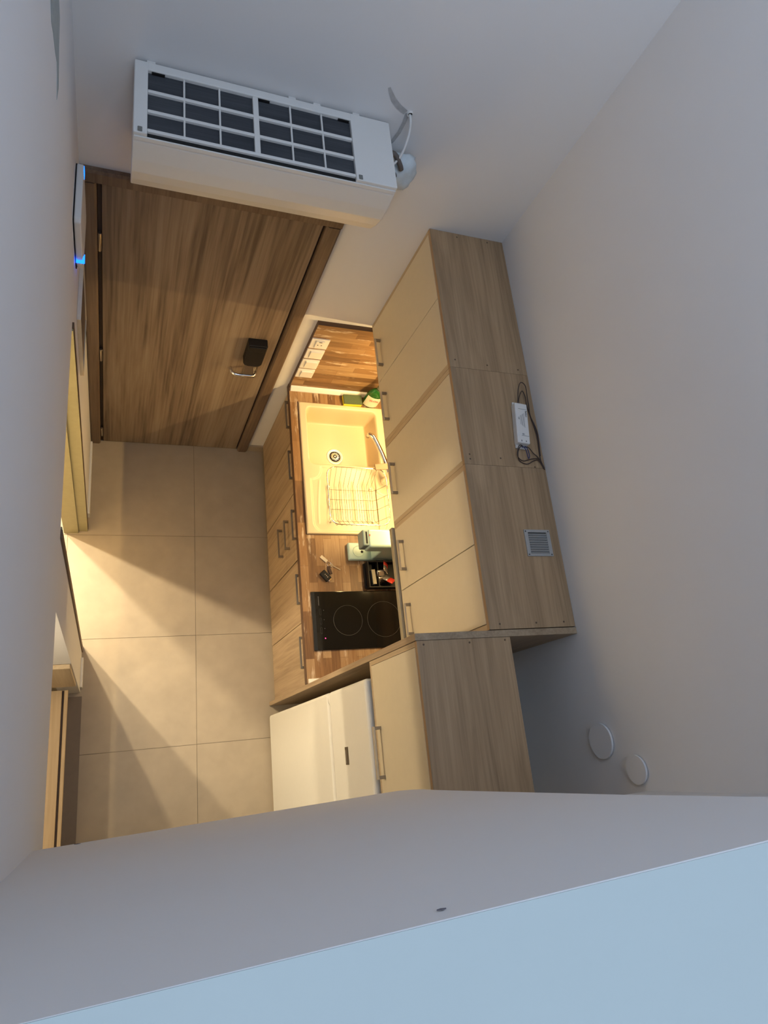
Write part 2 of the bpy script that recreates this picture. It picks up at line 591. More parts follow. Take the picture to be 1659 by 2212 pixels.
wn = struct('window_1', mb, M['white'])
mesh_obj('pane', MB().box(WX0, (WX0 + WX1) / 2 - 0.025, YB - 0.075, YB - 0.070, WZ0, WZ1), M['glass'], wn)
mesh_obj('pane', MB().box((WX0 + WX1) / 2 + 0.025, WX1, YB - 0.075, YB - 0.070, WZ0, WZ1), M['glass'], wn)

# mezzanine: slab, solid balustrade wall in two layers
mb = MB()
mb.box(XM, W, YB, -2.40, 2.34, 2.60)
mb.box(XM, -0.10, -2.40, -1.40, 2.34, 2.60)
mb.box(0.0, W, -2.40, -2.128, 2.34, 3.58)
struct('wall_mezzanine', mb, M['wall'], 'mezzanine slab and balustrade behind the front panel')
poly = [(0.0, 2.30), (0.80, 2.30), (0.845, 2.305), (0.875, 2.33), (0.888, 2.38), (0.884, 2.45), (0.884, 2.55), (0.89, 2.80), (0.898, 3.13), (0.93, 3.58), (0.0, 3.58)]
mb = MB()
b = bmesh.new()
fy = lambda x: -2.066 + 0.029 * min(x, 0.85)
A = [b.verts.new((x, fy(x), z)) for x, z in poly]
C = [b.verts.new((x, -2.128, z)) for x, z in poly]
n = len(poly)
for i in range(n):
    b.faces.new((A[i], A[(i + 1) % n], C[(i + 1) % n], C[i]))
b.faces.new(A)
b.faces.new(C[::-1])
bmesh.ops.recalc_face_normals(b, faces=list(b.faces))
mb._merge(b)
struct('balustrade_tint', MB().prism([(-0.0, -2.40), (W, -2.40), (W, -2.128), (0.93, -2.128), (0.93, -2.043), (0.0, -2.0665)], 'z', 3.580, 3.581), M['cap'], 'blue-grey tinted sheet on top of the mezzanine balustrade, daylight tone put into its colour')  # added thin sheet that tones down the daylit balustrade top
wp = struct('wall_parapet', mb, M['wall'], 'pale grey front of the mezzanine balustrade along the bottom')
sm = MB().prism([(0.081, 2.318), (0.088, 2.315), (0.094, 2.319), (0.087, 2.322)], 'y', fy(0.09) - 0.0, fy(0.09) + 0.001)
mesh_obj('scuff_mark', sm, M['mark'], wp)
sm = MB().prism([(0.375, 3.556), (0.379, 3.5545), (0.383, 3.556), (0.379, 3.5575)], 'y', fy(0.37), fy(0.37) + 0.001)
mesh_obj('scuff_mark.001', sm, M['mark'], wp)

# skirting
bb = struct('baseboard_back', MB().box(0.936, 1.046, -0.012, 0.0, 0, 0.07, 0.002), M['tile'])
struct('baseboard_left', MB().box(0.0, 0.012, -0.50, -0.045, 0, 0.075, 0.002), M['white'])
struct('baseboard_niche', MB().box(0.0, 0.012, -1.47, -1.315, 0, 0.075, 0.002), M['white'])
# bathroom door lining and architrave
mb = MB()
mb.box(0.0, 0.006, -0.572, -0.550, 0, 2.03)
mb.box(0.0, 0.006, -1.276, -1.252, 0, 2.03)
struct('trim_1', mb, M['brown'], 'thin brown trim strips at the sides of the bathroom doorway')
mb = MB()
mb.box(-0.12, 0.004, D0 - 0.008, D0, 0, DH)
mb.box(-0.12, -0.045, D0 - 0.02, D0 - 0.008, 0, DH)
mb.box(-0.12, 0.004, D1, D1 + 0.008, 0, DH)
struct('trim_2', mb, M['olive'], 'olive yellow lining of the bathroom doorway')
struct('floor_strip', MB().box(-0.09, 0.010, N1 + 0.02, N0 - 0.02, 0.0, 0.006), plain('strip_brown', (0.19, 0.155, 0.125), rough=0.6), 'dark brown strip on the floor at the niche')  # thin dark brown strip along the floor of the opening

# bathroom spotlights: the light that falls through the doorway
for q, (lx, ly) in enumerate(((-0.81, -0.24), (-0.51, -0.18))):
    t = thing('ceiling_spotlight' if q == 0 else 'ceiling_spotlight.001', (lx, ly, 2.43),
              'small round bathroom ceiling spotlight ' + ('farther from the doorway' if q == 0 else 'nearer the doorway'), 'spotlight', 'bathroom spotlights')
    mesh_obj('ring', MB().lathe([(0.030, 0.02), (0.045, 0.018), (0.045, 0.0), (0.034, 0.0), (0.030, 0.004)], (lx, ly, 2.43), n=24, caps=False), M['chrome'], t)
    mesh_obj('bulb', MB().lathe([(0.001, 0.006), (0.029, 0.006), (0.029, 0.012), (0.001, 0.012)], (lx, ly, 2.43), n=20, caps=False), M['lampglass'], t)
    area('spotlight_beam', (lx, ly, 2.425), (0.05, 0.05), (72.0, 52.0)[q], (1.0, 0.82, 0.54), shape='DISK')

# pendant lamp in the room behind the second opening
FLX, FLY, FLZ = -0.85, -1.88, 1.955
t = thing('pendant_lamp', (FLX, FLY, FLZ), 'warm pendant lamp in the room on the left', 'lamp')
mesh_obj('cord', MB().tube([(FLX, FLY, 2.34), (FLX, FLY, FLZ + 0.14)], 0.004, 8), M['black'], t)
mesh_obj('lamp_holder', MB().lathe([(0.016, 0.09), (0.016, 0.15), (0.006, 0.155)], (FLX, FLY, FLZ), n=16), M['black'], t)
mesh_obj('bulb', MB().lathe([(0.004, 0.0), (0.024, 0.008), (0.031, 0.035), (0.022, 0.07), (0.014, 0.09)], (FLX, FLY, FLZ), n=20), M['lampglass'], t)
pd = bpy.data.lights.new('pendant_lamp_light', 'POINT')
pd.energy = 32.0
pd.color = (1.0, 0.82, 0.56)
pd.shadow_soft_size = 0.03
po = bpy.data.objects.new('pendant_lamp_light', pd)
COL.objects.link(po)
po.location = (FLX + 0.08, FLY + 0.04, FLZ + 0.04)

# ------------------------------------------------------------------ entrance door
dr = bpy.data.objects.new('door_1', None)
COL.objects.link(dr)
dr.location = (0.466, 0, 0)
ORIG['door_1'] = Vector((0.466, 0, 0))
dr['kind'] = 'structure'
dr['label'] = 'brown wood-grain entrance door in matching frame'
LX0, LX1, LZ = 0.070, 0.866, 2.067
mesh_obj('door_leaf', MB().box(LX0, LX1, -0.004, 0.04, 0.006, LZ, 0.002), M['door'], dr)
mb = MB().prism([(0.002, -0.0), (0.002, -0.016), (0.012, -0.022), (0.046, -0.022), (0.054, -0.014), (0.054, 0.05), (0.046, 0.05), (0.046, 0.0)], 'z', 0, 2.08)
mesh_obj('frame_side', mb, M['frame'], dr)
mb = MB().prism([(0.934, -0.0), (0.934, -0.016), (0.926, -0.022), (0.884, -0.022), (0.876, -0.014), (0.876, 0.05), (0.885, 0.05), (0.885, 0.0)], 'z', 0, 2.08)
mesh_obj('frame_side.001', mb, M['frame'], dr)
mb = MB().prism([(-0.0, 2.135), (-0.016, 2.135), (-0.022, 2.125), (-0.022, 2.085), (-0.014, 2.077), (0.05, 2.077), (0.05, 2.086), (0.0, 2.086)], 'x', 0.002, 0.934)
mesh_obj('frame_head', mb, M['frame'], dr)
mesh_obj('door_gap', MB().box(0.056, LX0 - 0.001, 0.006, 0.045, 0, 2.07).box(LX1 + 0.001, 0.874, 0.010, 0.045, 0, 2.07).box(0.056, 0.874, 0.012, 0.045, 2.068, 2.075), M['groove'], dr)
for q, z in enumerate((1.78, 0.98, 0.14)):
    mesh_obj('hinge' if q == 0 else 'hinge.%03d' % q, MB().lathe([(0.006, -0.05), (0.007, -0.048), (0.007, 0.048), (0.006, 0.05)], (0.062, -0.010, z), n=12), M['steel'], dr)
# smart lock
mb = MB().prism([(0.722, 1.262), (0.815, 1.262), (0.815, 1.10), (0.808, 1.085), (0.79, 1.076), (0.75, 1.076), (0.73, 1.085), (0.722, 1.10)], 'y', -0.004, -0.048, 0.004)
lk = mesh_obj('electronic_lock', mb, M['black'], dr)
mesh_obj('cover_ridge', MB().box(0.727, 0.810, -0.056, -0.047, 1.222, 1.258, 0.003), M['black'], lk)
pl = mesh_obj('handle_plate', MB().box(0.745, 0.816, -0.011, -0.004, 0.905, 1.085, 0.002), M['steel'], dr)
for q, x in enumerate((0.755, 0.806)):
    mesh_obj('screw' if q == 0 else 'screw.001', MB().lathe([(0.005, 0.0), (0.004, -0.002)], (x, -0.011, 0.915), 'y', 12), M['chrome'], pl)
pts = [(0.794, -0.008, 1.035), (0.794, -0.052, 1.035), (0.791, -0.066, 1.035), (0.783, -0.074, 1.035), (0.770, -0.077, 1.035), (0.705, -0.077, 1.035), (0.688, -0.074, 1.035), (0.676, -0.064, 1.035), (0.670, -0.048, 1.035), (0.669, -0.036, 1.035)]
mesh_obj('lever_handle', MB().tube(pts, 0.008, 12), M['chrome'], dr)
tag_bb = bb

# ------------------------------------------------------------------ kitchen: worktop and splashbacks
CH = 0.870
mb = MB()
mb.box(1.012, 1.085, -1.609, -0.0, CH - 0.038, CH)
mb.box(1.085, 1.54, -0.135, -0.0, CH - 0.038, CH)
mb.box(1.085, 1.54, -1.609, -0.845, CH - 0.038, CH)
mb.box(1.54, W, -1.609, -0.0, CH - 0.038, CH)
wt = mesh_obj('worktop', mb, M['block_y'])
tag(wt, 'rustic butcher-block laminate worktop holding the sink and hob', 'worktop')
mesh_obj('front_edging', MB().box(1.0105, 1.012, -1.609, -0.0, CH - 0.038, CH - 0.001), M['edge_dark'], wt)
sb = mesh_obj('splashback', MB().box(1.014, 1.603, -0.024, -0.0, CH, 1.462), M['block_x'])
tag(sb, 'butcher-block splashback panel carrying the white wall plates', 'splashback')
mesh_obj('top_edging', MB().box(1.0125, 1.603, -0.0245, -0.0, 1.462, 1.4635).box(1.0125, 1.014, -0.0245, -0.0, CH, 1.462), M['edge_dark'], sb)
s2 = mesh_obj('splashback', MB().box(1.603, W - 0.001, -1.609, -0.0, CH, 1.462), M['block_s'])
tag(s2, 'long butcher-block splashback panel under the wall cabinets', 'splashback')
mo = mesh_obj('edge_moulding', MB().prism([(-0.024, CH), (-0.046, CH), (-0.046, CH + 0.006), (-0.034, CH + 0.022), (-0.024, CH + 0.026)], 'x', 1.018, 1.603), M['white'])
tag(mo, 'white moulding strip where worktop meets the splashback by the sink', 'moulding')
mo = mesh_obj('edge_moulding', MB().prism([(-1.609, CH), (-1.588, CH), (-1.588, CH + 0.006), (-1.60, CH + 0.022), (-1.609, CH + 0.026)], 'x', 1.018, 1.603), M['white'])
tag(mo, 'short white moulding strip where worktop meets the tall oak panel', 'moulding')

# wall plates on the splashback
def plate(i, z0, z1, label, sock):
    t = thing('wall_socket' if sock else 'light_switch', (1.058, -0.024, z0), label, 'socket' if sock else 'switch', 'white wall plates on the splashback')
    mesh_obj('plate', MB().box(1.013, 1.103, -0.032, -0.024, z0, z1, 0.002), M['white'], t)
    if sock:
        mesh_obj('insert', MB().box(1.036, 1.080, -0.038, -0.032, z0 + 0.012, z1 - 0.010, 0.002), M['white'], t)
        for q, dx in enumerate((-0.009, 0.009)):
            mesh_obj('socket_hole' if q == 0 else 'socket_hole.001', MB().lathe([(0.003, 0), (0.003, -0.0006)], (1.058 + dx, -0.038, (z0 + z1) / 2), 'y', 12), M['dark'], t)
        mesh_obj('slot', MB().box(1.050, 1.066, -0.0386, -0.038, z1 - 0.018, z1 - 0.014), M['dark'], t)
    else:
        mesh_obj('rocker', MB().prism([(-0.032, z0 + 0.010), (-0.032, z1 - 0.012), (-0.040, z1 - 0.012), (-0.035, z0 + 0.010)], 'x', 1.034, 1.092), M['white'], t)
plate(0, 1.278, 1.358, 'white socket plate, topmost of the column on the splashback', True)
plate(1, 1.184, 1.264, 'white rocker switch directly below the socket plate', False)
plate(2, 1.090, 1.170, 'white rocker switch third from the top of the column', False)
plate(3, 0.999, 1.077, 'white rocker switch lowest of the column, nearest the worktop', False)

# ------------------------------------------------------------------ base cabinets
BF = 1.030
HN = [0]
def handle_base(y, z, parent, L=0.165):
    h = L / 2
    mb = MB()
    mb.box(1.002, 1.010, y - h, y + h, z - 0.006, z + 0.006)
    mb.box(1.010, BF, y - h, y - h + 0.012, z - 0.006, z + 0.006)
    mb.box(1.010, BF, y + h - 0.012, y + h, z - 0.006, z + 0.006)
    HN[0] += 1
    return mesh_obj('handle', mb, M['taupe'], parent)

def base_body(t, y0, y1):
    mb = MB()
    mb.box(1.049, 1.600, y0, y0 - 0.016, 0.10, 0.831)
    mb.box(1.049, 1.600, y1 + 0.016, y1, 0.10, 0.831)
    mb.box(1.049, 1.600, y0 - 0.016, y1 + 0.016, 0.10, 0.116)
    mb.box(1.590, 1.600, y0 - 0.016, y1 + 0.016, 0.116, 0.831)
    mesh_obj('body', mb, M['oak_z'], t)
    mesh_obj('plinth', MB().box(1.075, 1.090, y0, y1, 0.0, 0.10), M['oak_y'], t)

def front(t, name, y0, y1, z0, z1, hz, hl=0.165):
    d = mesh_obj(name, MB().box(BF, BF + 0.018, y0 - 0.0015, y1 + 0.0015, z0, z1, 0.001, 1), M['oak_z'], t)
    handle_base((y0 + y1) / 2, hz, d, hl)
    return d

t = thing('base_cabinet', (1.32, -0.30, 0), 'oak two-door base cabinet under the sink', 'cabinet', 'base cabinets in a row')
base_body(t, -0.002, -0.604)
front(t, 'door', -0.002, -0.303, 0.075, 0.828, 0.795)
front(t, 'door', -0.303, -0.604, 0.075, 0.828, 0.795)
t = thing('drawer_unit', (1.32, -0.79, 0), 'oak three-drawer base unit between the sink and hob cabinets', 'drawer unit', 'base cabinets in a row')
base_body(t, -0.606, -0.972)
front(t, 'drawer', -0.606, -0.972, 0.705, 0.828, 0.785)
front(t, 'drawer', -0.606, -0.972, 0.530, 0.702, 0.612)
front(t, 'drawer', -0.606, -0.972, 0.075, 0.527, 0.458)
t = thing('base_cabinet', (1.32, -1.28, 0), 'oak two-door base cabinet under the black hob', 'cabinet', 'base cabinets in a row')
base_body(t, -0.974, -1.606)
front(t, 'door', -0.974, -1.300, 0.075, 0.828, 0.80, 0.155)
front(t, 'door', -1.300, -1.606, 0.075, 0.828, 0.80, 0.155)

# ------------------------------------------------------------------ wall cabinets
UX, ZB, ZT = 1.280, 1.478, 2.154
def upper_handle(y0, y1, z, parent, x=UX):
    mesh_obj('handle', MB().box(x - 0.030, x - 0.023, y0, y1, z - 0.005, z + 0.005), M['handle'], parent)
    mesh_obj('handle_post', MB().box(x - 0.023, x, y0, y0 + 0.011, z - 0.005, z + 0.005), M['taupe'], parent)
    mesh_obj('handle_post', MB().box(x - 0.023, x, y1 - 0.011, y1, z - 0.005, z + 0.005), M['taupe'], parent)

def wall_cabinet(name, y0, y1, doors, hand, label, z0=ZB, x0=UX, x1=W - 0.001, grp='wall cabinets in a row', e=0.019, screws=()):
    t = thing(name, ((x0 + x1) / 2, (y0 + y1) / 2, z0), label, 'cabinet', grp)
    mesh_obj('top_board', MB().box(x0, x1, y1, y0, ZT - 0.016, ZT), M['oak_y'], t)
    mb = MB()
    mb.box(x0, x1, y0 - e, y0, z0, ZT - 0.016)
    mb.box(x0, x1, y1, y1 + e, z0, ZT - 0.016)
    mb.box(x0, x1, y1 + e, y0 - e, z0, z0 + 0.016)
    mb.box(x1 - 0.008, x1, y1 + e, y0 - e, z0 + 0.016, ZT - 0.016)
    mesh_obj('carcass', mb, M['oak_edge'], t)
    for q, (a, c) in enumerate(doors):
        d = mesh_obj('door', MB().box(x0 - 0.001, x0 + 0.017, c, a, z0 + (0.004 if z0 == ZB else 0.017), ZT - 0.0175, 0.0008, 1), M['cream'], t)
        upper_handle(hand[q][1], hand[q][0], z0 + (0.078 if z0 == ZB else 0.055), d, x0 - 0.001)
    for q, (sx, sy) in enumerate(screws):
        mesh_obj('screw_cap', MB().lathe([(0.0035, 0.0), (0.003, 0.0006)], (sx, sy, ZT), n=10), M['brown'], t)
    return t
wall_cabinet('wall_cabinet', -0.001, -0.632, [(-0.018, -0.3195), (-0.3225, -0.613)], [(-0.13, -0.27), (-0.41, -0.55)],
             'oak and cream two-door wall cabinet in the corner by the entrance door', screws=((1.40, -0.018), (1.54, -0.016), (1.305, -0.60), (1.44, -0.608), (1.575, -0.612)))
wall_cabinet('wall_cabinet', -0.633, -1.0235, [(-0.654, -1.0065)], [(-0.76, -0.905)],
             'oak and cream single-door wall cabinet, middle of the row', screws=((1.305, -0.985), (1.43, -0.993)))
wall_cabinet('wall_cabinet', -1.0245, -1.607, [(-1.0435, -1.3135), (-1.3165, -1.586)], [(-1.115, -1.245), (-1.385, -1.515)],
             'oak and cream two-door wall cabinet above the hob with a vent in its top', screws=((1.305, -1.003), (1.57, -1.02), (1.32, -1.59), (1.46, -1.59), (1.57, -1.59)))
# cooker hood
t = thing('cooker_hood', (1.44, -1.32, 1.44), 'slim grey built-in cooker hood beneath the wall cabinet over the hob', 'hood')
mesh_obj('body', MB().box(1.29, 1.60, -1.604, -1.03, 1.442, 1.477), M['hood'], t)
mesh_obj('visor', MB().box(1.268, 1.289, -1.604, -1.03, 1.445, 1.474, 0.002), M['hood'], t)

# under-cabinet light strip
t = thing('light_strip', (1.575, -0.53, 1.455), 'warm under-cabinet light strip above the sink', 'light')
mesh_obj('profile', MB().box(1.560, 1.600, -1.02, -0.03, 1.468, 1.478), M['alu'], t)
mesh_obj('diffuser', MB().box(1.566, 1.594, -1.015, -0.035, 1.464, 1.468), M['led'], t)
area('light_strip_glow', (1.572, -0.53, 1.460), (0.010, 0.97), 14.0, (1.0, 0.69, 0.29), rot=(0, math.radians(24), 0))

# vent grille in the cabinet top
t = thing('vent_grille', (1.525, -1.312, ZT), 'grey louvred vent grille set in the top of the wall cabinet', 'vent')
gx0, gx1, gy0, gy1 = 1.472, 1.576, -1.360, -1.264
mb = MB()
mb.box(gx0, gx0 + 0.014, gy0, gy1, ZT, ZT + 0.004).box(gx1 - 0.014, gx1, gy0, gy1, ZT, ZT + 0.004)
mb.box(gx0 + 0.014, gx1 - 0.014, gy0, gy0 + 0.008, ZT, ZT + 0.004).box(gx0 + 0.014, gx1 - 0.014, gy1 - 0.010, gy1, ZT, ZT + 0.004)
mesh_obj('frame', mb, M['alu'], t)
mesh_obj('backing', MB().box(gx0 + 0.014, gx1 - 0.014, gy0 + 0.008, gy1 - 0.010, ZT, ZT + 0.0008), M['dark'], t)
for q in range(9):
    yy = gy0 + 0.0105 + q * 0.0085
    mesh_obj('slat', MB().prism([(yy - 0.0025, ZT + 0.0008), (yy + 0.0026, ZT + 0.0055), (yy + 0.0034, ZT + 0.0048), (yy - 0.0012, ZT + 0.0008)], 'x', gx0 + 0.014, gx1 - 0.014), M['alu'], t)
for sx, sy in ((gx0 + 0.006, gy0 + 0.006), (gx1 - 0.006, gy0 + 0.006), (gx0 + 0.006, gy1 - 0.006), (gx1 - 0.006, gy1 - 0.006)):
    mesh_obj('screw', MB().lathe([(0.003, 0.0), (0.002, 0.001)], (sx, sy, ZT + 0.004), n=10), M['print'], t)

# LED driver on the cabinet top
dc = Vector((1.530, -0.858, ZT))
da = math.radians(-5.5)
t = thing('led_driver', dc, 'white LED driver box with loose brown wires on top of the middle cabinet', 'power supply')
mesh_obj('housing', MB().rbox((dc.x, dc.y, ZT + 0.015), (0.052, 0.165, 0.028), da, 0.004), M['white'], t)
for e_ in (-1, 1):
    c = dc + Matrix.Rotation(da, 3, 'Z') @ Vector((0.0, 0.088 * e_, 0.006))
    mesh_obj('end_tab', MB().rbox((c.x, c.y, ZT + 0.004), (0.045, 0.014, 0.006), da, 0.001), M['white'], t)
RD = Matrix.Rotation(da, 4, 'Z')
def dpt(u, v, h=0.0295):
    p = dc + (RD.to_3x3() @ Vector((u, v, 0)))
    return (p.x, p.y, ZT + h)
def dprint(u, v, su, sv, nm='print'):
    p = dpt(u, v)
    mesh_obj(nm, MB().rbox((p[0], p[1], ZT + 0.0291), (su, sv, 0.0004), da), M['print'], t)
dprint(0.004, 0.058, 0.034, 0.0012)
dprint(0.008, -0.052, 0.030, 0.0012)
for v in range(5):
    dprint(0.009 - 0.004 * v, 0.012, 0.0009, 0.06 - 0.006 * v)
for u in (-0.010, 0.009):
    dprint(u, -0.074, 0.003, 0.006, 'terminal')
Mt = Matrix.Translation(dpt(0.018, 0.040)) @ RD @ Matrix.Rotation(-PI / 2, 4, 'Z')
text_obj('lettering', 'Ballast', 0.010, Mt, M['wire'], t)
Mt = Matrix.Translation(dpt(-0.014, 0.018)) @ RD @ Matrix.Rotation(-PI / 2, 4, 'Z')
text_obj('lettering', 'CE', 0.008, Mt, M['print'], t)
Mt = Matrix.Translation(dpt(0.0, -0.046)) @ RD
text_obj('lettering', 'SEC', 0.006, Mt, M['print'], t)
ZW = ZT + 0.004
def wire(pts, mat, nm='wire'):
    # smooth the path
    P = [Vector(p) for p in pts]
    out = []
    for i in range(len(P) - 1):
        p0 = P[max(i - 1, 0)]; p1 = P[i]; p2 = P[i + 1]; p3 = P[min(i + 2, len(P) - 1)]
        for q in range(6):
            u = q / 6
            out.append(0.5 * ((2 * p1) + (-p0 + p2) * u + (2 * p0 - 5 * p1 + 4 * p2 - p3) * u * u + (-p0 + 3 * p1 - 3 * p2 + p3) * u ** 3))
    out.append(P[-1])
    return out
def dwire(pts, mat, r=0.0018):
    mesh_obj('wire', MB().tube(wire([(x, y, z if z else ZW) for x, y, z in pts], mat), r, 6), mat, t)
dwire([(1.533, -0.776, ZT + 0.012), (1.535, -0.755, ZT + 0.02), (1.538, -0.715, ZT + 0.03), (1.551, -0.690, ZT + 0.035), (1.572, -0.700, ZT + 0.03), (1.585, -0.735, ZT + 0.012), (1.590, -0.770, 0), (1.588, -0.81, 0), (1.600, -0.85, 0), (1.606, -0.89, 0), (1.600, -0.975, 0)], M['wire'])
dwire([(1.541, -0.776, ZT + 0.012), (1.545, -0.745, ZT + 0.015), (1.560, -0.717, ZT + 0.02), (1.575, -0.735, ZT + 0.012), (1.582, -0.775, 0), (1.592, -0.83, 0), (1.602, -0.90, 0), (1.597, -0.985, 0), (1.606, -1.02, 0)], M['wire'])
dwire([(1.520, -0.945, ZT + 0.012), (1.505, -0.955, ZT + 0.02), (1.497, -0.975, ZT + 0.015), (1.505, -1.0, 0), (1.535, -1.012, 0), (1.565, -0.998, 0), (1.588, -0.995, 0), (1.608, -1.03, 0)], M['wire'])
dwire([(1.526, -0.945, ZT + 0.012), (1.500, -0.950, ZT + 0.025), (1.493, -0.985, ZT + 0.015), (1.520, -1.000, 0), (1.560, -0.990, 0), (1.592, -0.990, 0), (1.607, -1.025, 0)], M['wire'])
dwire([(1.532, -0.945, ZT + 0.012), (1.545, -0.955, ZT + 0.02), (1.565, -0.968, ZT + 0.01), (1.590, -0.985, 0), (1.607, -1.022, 0)], M['wire'])
dwire([(1.523, -0.945, ZT + 0.014), (1.527, -0.965, ZT + 0.024), (1.540, -0.992, ZT + 0.012), (1.548, -0.980, ZT + 0.01), (1.535, -0.955, ZT + 0.02), (1.518, -0.95, ZT + 0.015)], M['wire_b'])

# ------------------------------------------------------------------ tall panel, fridge, bridge cabinet
tp = mesh_obj('side_panel', MB().box(1.013, W, -1.632, -1.610, 0, 2.156, 0.0008, 1), M['oak_z'])
tag(tp, 'tall oak side panel between the hob worktop and the fridge', 'panel')
wall_cabinet('bridge_cabinet', -1.633, -2.250, [(-1.6505, -2.233)], [(-1.86, -2.03)],
             'oak and cream cabinet above the white fridge', z0=1.722, x0=1.017, x1=1.350, grp='wall cabinets in a row', e=0.016, screws=((1.04, -1.645), (1.20, -1.645), (1.33, -1.642)))
t = thing('fridge', (1.28, -1.945, 0), 'white two-door fridge freezer beside the tall oak panel', 'fridge')
FY0, FY1 = -1.688, -2.232
mesh_obj('body', MB().box(1.062, 1.570, FY1 + 0.004, FY0 - 0.004, 0.03, 1.690, 0.004), M['fridge'], t)
for fx in (1.09, 1.54):
    for yy in (FY0 - 0.04, FY1 + 0.04):
        mesh_obj('foot', MB().lathe([(0.016, 0), (0.016, 0.03)], (fx, yy, 0), n=12), M['black'], t)
mesh_obj('seal', MB().box(1.052, 1.062, FY1 + 0.012, FY0 - 0.012, 0.05, 1.685), M['seal'], t)
dl = mesh_obj('fridge_door', MB().box(1.000, 1.052, FY1, FY0, 0.04, 1.218, 0.014, 4), M['fridge'], t)
dt = mesh_obj('freezer_door', MB().box(1.000, 1.052, FY1, FY0, 1.240, 1.700, 0.014, 4), M['fridge'], t)
mesh_obj('grip', MB().lathe([(0.004, -0.01), (0.022, -0.008), (0.022, 0.008), (0.004, 0.01)], (1.020, FY0 - 0.030, 1.229), 'z', 16, sx=0.85, sy=1.3), M['fridge'], dt)
mesh_obj('door_gap', MB().box(1.022, 1.05, FY1 + 0.006, FY0 - 0.006, 1.219, 1.239), M['seal'], t)
bd = mesh_obj('badge', MB().box(0.9985, 1.000, -1.978, -1.913, 1.410, 1.447), plain('badge_brown', (0.09, 0.065, 0.035), rough=0.4), dt)
for q in range(8):
    mesh_obj('badge_letter', MB().box(0.9980, 0.9985, -1.925 - q * 0.0058 - 0.0040, -1.925 - q * 0.0058, 1.4155, 1.4215), M['foil'], dt)

# ------------------------------------------------------------------ sink
def rr(px, py, cx, cy, hx, hy, r):
    qx, qy = abs(px - cx) - hx + r, abs(py - cy) - hy + r
    return math.hypot(max(qx, 0), max(qy, 0)) + min(max(qx, qy), 0) - r
def ss(a, b_, x):
    u = min(max((x - a) / (b_ - a), 0), 1)
    return u * u * (3 - 2 * u)
SX0, SX1, SY0, SY1 = 1.058, 1.566, -0.866, -0.110
SZ = CH + 0.010
def sink_h(x, y):
    h = 0.0
    d = rr(x, y, 1.300, -0.306, 0.204, 0.172, 0.03)
    h -= 0.152 * ss(0.0, -0.024, d)
    d2 = rr(x, y, 1.300, -0.672, 0.206, 0.182, 0.05)
    tap = math.hypot(x - 1.515, y + 0.565) - 0.075
    d2 = max(d2, -tap)
    # front corner bite of the drainer
    bite = math.hypot(x - 1.098, y + 0.505) - 0.055
    d2 = max(d2, -bite)
    h -= 0.006 * ss(0.0, -0.008, d2)
    if d2 < -0.02:
        for xr, bend in ((1.145, 0.02), (1.205, 0.03), (1.265, 0.02), (1.325, 0.0), (1.385, -0.01)):
            xc = xr + bend * math.sin((y + 0.56) * 6.5)
            if -0.815 < y < -0.56:
                h += 0.0032 * ss(0.006, 0.0, abs(x - xc)) * ss(-0.815, -0.80, y) * ss(-0.56, -0.58, y)
    e_ = rr(x, y, (SX0 + SX1) / 2, (SY0 + SY1) / 2, (SX1 - SX0) / 2, (SY1 - SY0) / 2, 0.012)
    h -= 0.004 * ss(-0.005, 0.0, e_)
    return h
nx, ny = 128, 190
mb = MB()
b = bmesh.new()
gv = []
for i in range(nx + 1):
    row = []
    for j in range(ny + 1):
        x = SX0 + (SX1 - SX0) * i / nx
        y = SY0 + (SY1 - SY0) * j / ny
        row.append(b.verts.new((x, y, SZ + sink_h(x, y))))
    gv.append(row)
for i in range(nx):
    for j in range(ny):
        f = b.faces.new((gv[i][j], gv[i + 1][j], gv[i + 1][j + 1], gv[i][j + 1]))
        f.smooth = True
# skirt
def skirt(ring):
    lo = [b.verts.new((v.co.x, v.co.y, CH + 0.0005)) for v in ring]
    for q in range(len(ring) - 1):
        b.faces.new((ring[q], ring[q + 1], lo[q + 1], lo[q]))
skirt([gv[i][0] for i in range(nx + 1)])
skirt([gv[i][ny] for i in range(nx + 1)])
skirt([gv[0][j] for j in range(ny + 1)])
skirt([gv[nx][j] for j in range(ny + 1)])
mb._merge(b)
t = thing('kitchen_sink', (1.31, -0.49, CH), 'cream granite sink with one bowl and drainer set in the worktop', 'sink')
bs = mesh_obj('basin', mb, M['sink'], t)
mesh_obj('dark_edge_line', MB().box(SX0 - 0.004, SX0 - 0.0005, SY0 - 0.003, SY1 + 0.003, CH, CH + 0.003).box(SX0, SX1, SY0 - 0.004, SY0 - 0.0005, CH, CH + 0.003), M['edge_dark'], t)  # thin dark line along the sink front and one end
DZ = SZ - 0.152
dc2 = (1.290, -0.358, DZ)
dn = mesh_obj('drain', MB().lathe([(0.049, 0.0005), (0.048, 0.003), (0.044, 0.004), (0.035, 0.003), (0.033, 0.0012), (0.001, 0.0012)], dc2, n=36, caps=False), M['ring'], t)
mesh_obj('strainer_dish', MB().lathe([(0.032, 0.0014), (0.024, 0.0018), (0.001, 0.0018)], dc2, n=28, caps=False), M['dark'], dn)
for q in range(16):
    a = 2 * PI * q / 16
    mesh_obj('strainer_petal', MB().rbox((dc2[0] + 0.018 * math.cos(a), dc2[1] + 0.018 * math.sin(a), DZ + 0.0035), (0.013, 0.0032, 0.0016), a), M['chrome'], dn)
mesh_obj('strainer_knob', MB().lathe([(0.007, 0.0015), (0.007, 0.005), (0.004, 0.008), (0.002, 0.009)], dc2, n=20), M['chrome'], dn)

